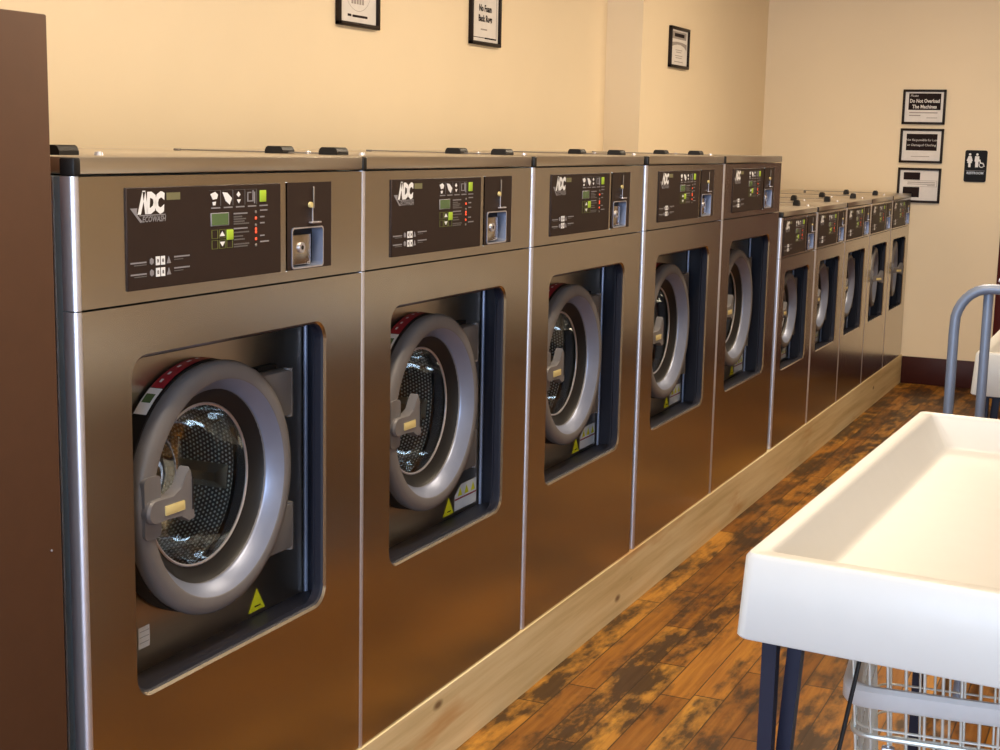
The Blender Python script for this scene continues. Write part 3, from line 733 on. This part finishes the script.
# ------------------------------------------------------------------ white folding tables
def make_table(loc, rz, label):
    r = empty('folding_table', loc, rz); tag(r, label, 'table', 'white folding tables')
    Wd, L, zt, zb = 1.0, 1.52, 1.06, .914
    def rr(x0, x1, y0, y1, rad): return rrect(x0, x1, y0, y1, rad, 4)
    b = MB()
    def lv(pts, z): return [(x, y-.045*x, z) for x, y in pts]
    rings = [(rr(.012,Wd-.012,.012,L-.012,.012), zb+.012), (rr(.0,Wd,.0,L,.02), zb), (rr(-.003,Wd+.003,-.003,L+.003,.02), zb+.004), (rr(.004,Wd-.004,.004,L-.004,.02), zt-.008), (rr(.010,Wd-.010,.010,L-.010,.016), zt),
             (rr(.038,Wd-.038,.038,L-.034,.016), zt), (rr(.045,Wd-.045,.045,L-.040,.016), zt-.006), (rr(.088,Wd-.088,.10,L-.085,.03), zt-.066), (rr(.105,Wd-.105,.12,L-.105,.03), zt-.071)]
    n = len(rings[0][0]); vs = []
    for pts, z in rings: vs += lv(pts, z)
    fs = []
    for i in range(len(rings)-1): fs += [[i*n+k, i*n+(k+1)%n, (i+1)*n+(k+1)%n, (i+1)*n+k] for k in range(n)]
    fs.append([(len(rings)-1)*n+k for k in range(n)])
    fs.append([k for k in range(n)][::-1])
    b.add(vs, fs, M['tub'], True); b.build('table_top', r)
    b = MB(); b.box(.05, Wd-.05, .05, .075, zb-.014, zb+.01, M['navyleg']); b.box(.05, Wd-.05, L-.075, L-.05, zb-.014, zb+.01, M['navyleg'])
    b.box(.05, .075, .075, L-.075, zb-.014, zb+.01, M['navyleg']); b.box(Wd-.075, Wd-.05, .075, L-.075, zb-.014, zb+.01, M['navyleg']); b.build('under_frame', r)
    def leg(x0, y0, x1, y1):
        q = .0125; bm = MB()
        bm.add([(x0-q,y0-q,zb-.004),(x0+q,y0-q,zb-.004),(x0+q,y0+q,zb-.004),(x0-q,y0+q,zb-.004),(x1-q,y1-q,.012),(x1+q,y1-q,.012),(x1+q,y1+q,.012),(x1-q,y1+q,.012)],
               [[3,2,1,0],[4,5,6,7],[0,1,5,4],[1,2,6,5],[2,3,7,6],[3,0,4,7]], M['navyleg'])
        bm.box(x1-.017, x1+.017, y1-.017, y1+.017, 0, .014, M['rubber'], .003)
        bm.build('leg', r)
    leg(.040, .075, .040, .075); leg(.072, .130, .020, .130); leg(Wd-.04, .075, Wd-.04, .075); leg(Wd-.072, .13, Wd-.02, .13)
    leg(.062, L-.09, .062, L-.09); leg(Wd-.062, L-.09, Wd-.062, L-.09)
    b = MB(); b.tube([(.165, .27, zb-.005), (.115, .235, .55), (.070, .145, .32)], .0040, M['black'], 8); b.build('brace_rod', r)
    return r
make_table((1.131, .297, 0), math.radians(-1.9), 'large white trough-topped folding table in the right foreground')
make_table((1.173, 3.033, 0), 0, 'second white folding table further back, cut off by the right picture edge')

# ------------------------------------------------------------------ wire laundry cart under the first table
def smooth_corner(pts, rad, k=5):
    out = []
    n = len(pts)
    for i in range(n):
        p = Vector(pts[i]); a = Vector(pts[i-1]); c = Vector(pts[(i+1)%n])
        d0 = (a-p).normalized(); d1 = (c-p).normalized()
        for j in range(k+1):
            t = j/k; out.append(((p+d0*rad)*(1-t)**2+p*2*t*(1-t)+(p+d1*rad)*t**2))
    return out
r = empty('wire_laundry_cart', (1.232, .755, 0), math.radians(6)); tag(r, 'chrome wire laundry cart parked under the white table', 'laundry cart')
CW, CD = .95, .62
def lvl(z, g=0):   # the basket narrows downwards
    t = (.86-z)/.60*.045
    return (t-g, CW-t+g, t-g, CD-t+g)
b = MB(); zt, zb = .86, .26; R0 = .0032
nx, ny = 27, 18
for i in range(1, nx):
    for s in (0, 1):
        x = CW*i/nx; ya = lvl(zt)[2+s]; yb = lvl(zb)[2+s]; xb = x+(CW/2-x)*.09
        b.tube([(x,ya,zt),(xb,yb,zb)], R0, M['wire'], 6)
for i in range(1, ny):
    for s in (0, 1):
        y = CD*i/ny; xa = lvl(zt)[s]; xb = lvl(zb)[s]; yb = y+(CD/2-y)*.12
        b.tube([(xa,y,zt),(xb,yb,zb)], R0, M['wire'], 6)
for z in (.86,.825,.60,.545,.485,.42,.36,.30,.26):
    a, c, d, e2 = lvl(z); b.tube(smooth_corner([(a,d,z),(c,d,z),(c,e2,z),(a,e2,z)], .05), .0065 if z in (.86,.26) else R0*.9, M['wire'], 6, closed=True)
a, c, d, e2 = lvl(.26)
for i in range(1, 20): x = a+(c-a)*i/20; b.tube([(x,d,.26),(x,e2,.26)], R0, M['wire'], 6)
for i in range(1, 10): y = d+(e2-d)*i/10; b.tube([(a,y,.262),(c,y,.262)], R0, M['wire'], 6)
b.build('basket', r)
b = MB()
zo = .672
for z, g, nn in ((0,0,0),):
    path = lambda zz, g: smooth_corner([(lvl(zo)[0]-g, lvl(zo)[2]-g, zz), (lvl(zo)[1]+g, lvl(zo)[2]-g, zz), (lvl(zo)[1]+g, lvl(zo)[3]+g, zz), (lvl(zo)[0]-g, lvl(zo)[3]+g, zz)], .06)
    prof = [(.006,zo-.022),(.018,zo-.022),(.022,zo-.014),(.022,zo+.012),(.015,zo+.020),(.006,zo+.020)]
    loops = [path(zz, g) for g, zz in prof]; n = len(loops[0]); vs = [p for lp in loops for p in lp]; m_ = len(loops)
    fs = [[i*n+k, i*n+(k+1)%n, ((i+1)%m_)*n+(k+1)%n, ((i+1)%m_)*n+k] for i in range(m_) for k in range(n)]
    b.add(vs, fs, M['band'], True)
b.build('bumper_band', r)
b = MB(); a, c, d, e2 = lvl(.585)
b.tube(smooth_corner([(a-.006,d-.006,.585),(c+.006,d-.006,.585),(c+.006,e2+.006,.585),(a-.006,e2+.006,.585)], .05), .0055, M['wire'], 8, closed=True); b.build('support_rail', r)
b = MB(); b.box(a+.055, a+.080, d-.018, d+.004, .525, .570, M['chrome'], .004); b.box(a+.05, a+.085, d-.024, d-.010, .540, .552, M['chrome'], .003)
b.tube([(a+.08, d-.013, .560),(c-.05, d-.013, .560)], .0055, M['wire'], 8); b.build('rail_clamp', r)
b = MB(); 
b.tube([(.08,.08,.145),(CW-.08,.08,.145)], .012, M['wire']); b.tube([(.08,CD-.08,.145),(CW-.08,CD-.08,.145)], .012, M['wire']); b.tube([(.08,.08,.145),(.08,CD-.08,.145)], .012, M['wire']); b.tube([(CW-.08,.08,.145),(CW-.08,CD-.08,.145)], .012, M['wire'])
for x in (.08, CW-.08):
    for y in (.08, CD-.08): b.tube([(x,y,.145),(x,y,.262)], .012, M['wire'])
b.build('base_frame', r)
def caster(parent, x, y, rz=0, rr=.055):
    b = MB(); T = Matrix.Translation((x,y,0)) @ Matrix.Rotation(rz, 4, 'Z')
    b.lathe([(-.014,.02),(-.014,rr-.006),(-.010,rr),(.010,rr),(.014,rr-.006),(.014,.02)], M['rubber'], 24, 0, rr, T=T)
    b.lathe([(-.015,.0001),(-.015,.022),(.015,.022),(.015,.0001)], M['wire'], 16, 0, rr, T=T)
    b.box(-.022, -.017, -.018, .018, rr-.01, rr*2+.012, M['wire'], T=T); b.box(.017, .022, -.018, .018, rr-.01, rr*2+.012, M['wire'], T=T); b.box(-.022, .022, -.018, .018, rr*2+.010, rr*2+.016, M['wire'], T=T)
    b.tube([(0,0,rr*2+.016),(0,0,.145)], .008, M['wire'], T=T)
    b.build('caster', parent)
for x in (.08, CW-.08):
    for y in (.08, CD-.08): caster(r, x, y, .4)

# ------------------------------------------------------------------ tubular rolling rack behind the table
r = empty('tubular_cart', (1.174, 2.47, 0), 0); tag(r, 'blue grey bent tube frame of a rolling cart behind the foreground table', 'cart')
r0 = .0152; ZT = 1.325
path = [(.0,0,.16),(.0,0,.6),(.0,0,1.0),(0,0,ZT-.13)]
for i in range(1, 9):
    t = math.radians(90*i/8); path.append((.095*(1-math.cos(t)), .0, ZT-.11+.11*math.sin(t)))
path += [(.25,0,ZT),(.62,0,ZT)]
for i in range(1, 9):
    t = math.radians(90*i/8); path.append((.62+.095*math.sin(t), 0, ZT-.11+.11*math.cos(t)))
path += [(.715,0,.9),(.715,0,.16)]
b = MB(); b.tube(path, r0, M['tube'], 14); b.build('bent_tube', r)
b = MB(); b.tube([(.088,.03,ZT-.01),(.088,.03,.6),(.088,.03,.10)], r0*.95, M['tube'], 14); b.build('upright', r)
b = MB(); b.tube([(.14,.02,ZT+.012),(.22,.20,ZT+.05),(.30,.45,ZT+.055)], r0*.85, M['tube'], 12); b.build('side_tube', r)
b = MB(); b.tube([(.135,-.004,ZT+.016),(.135,-.004,ZT+.030)], [.014,.009], M['chrome'], 10); b.tube([(.135,.018,ZT+.02),(.115,.018,ZT+.028)], .007, M['chrome'], 8); b.build('bolt', r)
b = MB(); b.tube([(0,0,.17),(.715,0,.17)], r0, M['tube']); b.tube([(0,.5,.17),(.715,.5,.17)], r0, M['tube']); b.tube([(0,0,.17),(0,.5,.17)], r0, M['tube']); b.tube([(.715,0,.17),(.715,.5,.17)], r0, M['tube'])
b.tube([(.088,.03,.17),(.088,.5,.17)], r0*.8, M['tube']); b.build('lower_frame', r)
b = MB(); b.tube([(.088,.03,.10),(.088,.03,.02),(.088,.03,0)], [.016,.020,.026], M['tube'], 12); b.tube([(.60,.03,.17),(.60,.03,.02),(.60,.03,0)], [.016,.020,.026], M['tube'], 12)
b.tube([(.088,.47,.17),(.088,.47,.02),(.088,.47,0)], [.016,.020,.026], M['tube'], 12); b.tube([(.60,.47,.17),(.60,.47,.02),(.60,.47,0)], [.016,.020,.026], M['tube'], 12); b.build('foot', r)

# ------------------------------------------------------------------ small scrap on the floor
b = MB(); b.add([(0,0,.001),(.03,.006,.002),(.026,.028,.006),(.004,.022,.003),(0,0,.004),(.03,.006,.005),(.026,.028,.009),(.004,.022,.006)], [[3,2,1,0],[4,5,6,7],[0,1,5,4],[1,2,6,5],[2,3,7,6],[3,0,4,7]], M['paper'])
tag(b.build('paper_scrap', None, (.262, 4.62, 0)), 'tiny white paper scrap on the plank floor near the pine beam', 'paper scrap')

# ------------------------------------------------------------------ world, camera
w = bpy.data.worlds.new('world'); bpy.context.scene.world = w; w.use_nodes = True
nt = w.node_tree; bg = nt.nodes['Background']
sky = nt.nodes.new('ShaderNodeTexSky'); sky.sky_type = 'NISHITA'; sky.sun_disc = False; sky.sun_elevation = math.radians(38)
nt.links.new(sky.outputs[0], bg.inputs[0]); bg.inputs[1].default_value = .25

f = 1433.07; yaw, pitch, roll = -.4322881, -.1618662, .0211617
cy_, sy_ = math.cos(yaw), math.sin(yaw); cp_, sp_ = math.cos(pitch), math.sin(pitch)
fwd = Vector((sy_*cp_, cy_*cp_, sp_)); right = Vector((cy_, -sy_, 0)); up = right.cross(fwd)
cr, sr = math.cos(roll), math.sin(roll)
r2 = right*cr+up*sr; u2 = up*cr-right*sr
cam = bpy.data.cameras.new('camera'); co = bpy.data.objects.new('camera', cam); C.objects.link(co)
cam.sensor_width = 36; cam.lens = f/1000*36; cam.clip_start = .05
mw = Matrix(((r2.x,u2.x,-fwd.x,0),(r2.y,u2.y,-fwd.y,0),(r2.z,u2.z,-fwd.z,0),(0,0,0,1)))
mw.translation = Vector((1.72679, -1.95969, 1.72588))*S
co.matrix_world = mw
sc = bpy.context.scene; sc.camera = co
vs_ = sc.view_settings; vs_.view_transform = 'Standard'; vs_.look = 'None'; vs_.gamma = 1; vs_.use_curve_mapping = False; vs_.exposure = 0.25
sc.cycles.use_denoising = True
sc.cycles.max_bounces = 10; sc.cycles.transparent_max_bounces = 16
sc.cycles.sample_clamp_indirect = 6
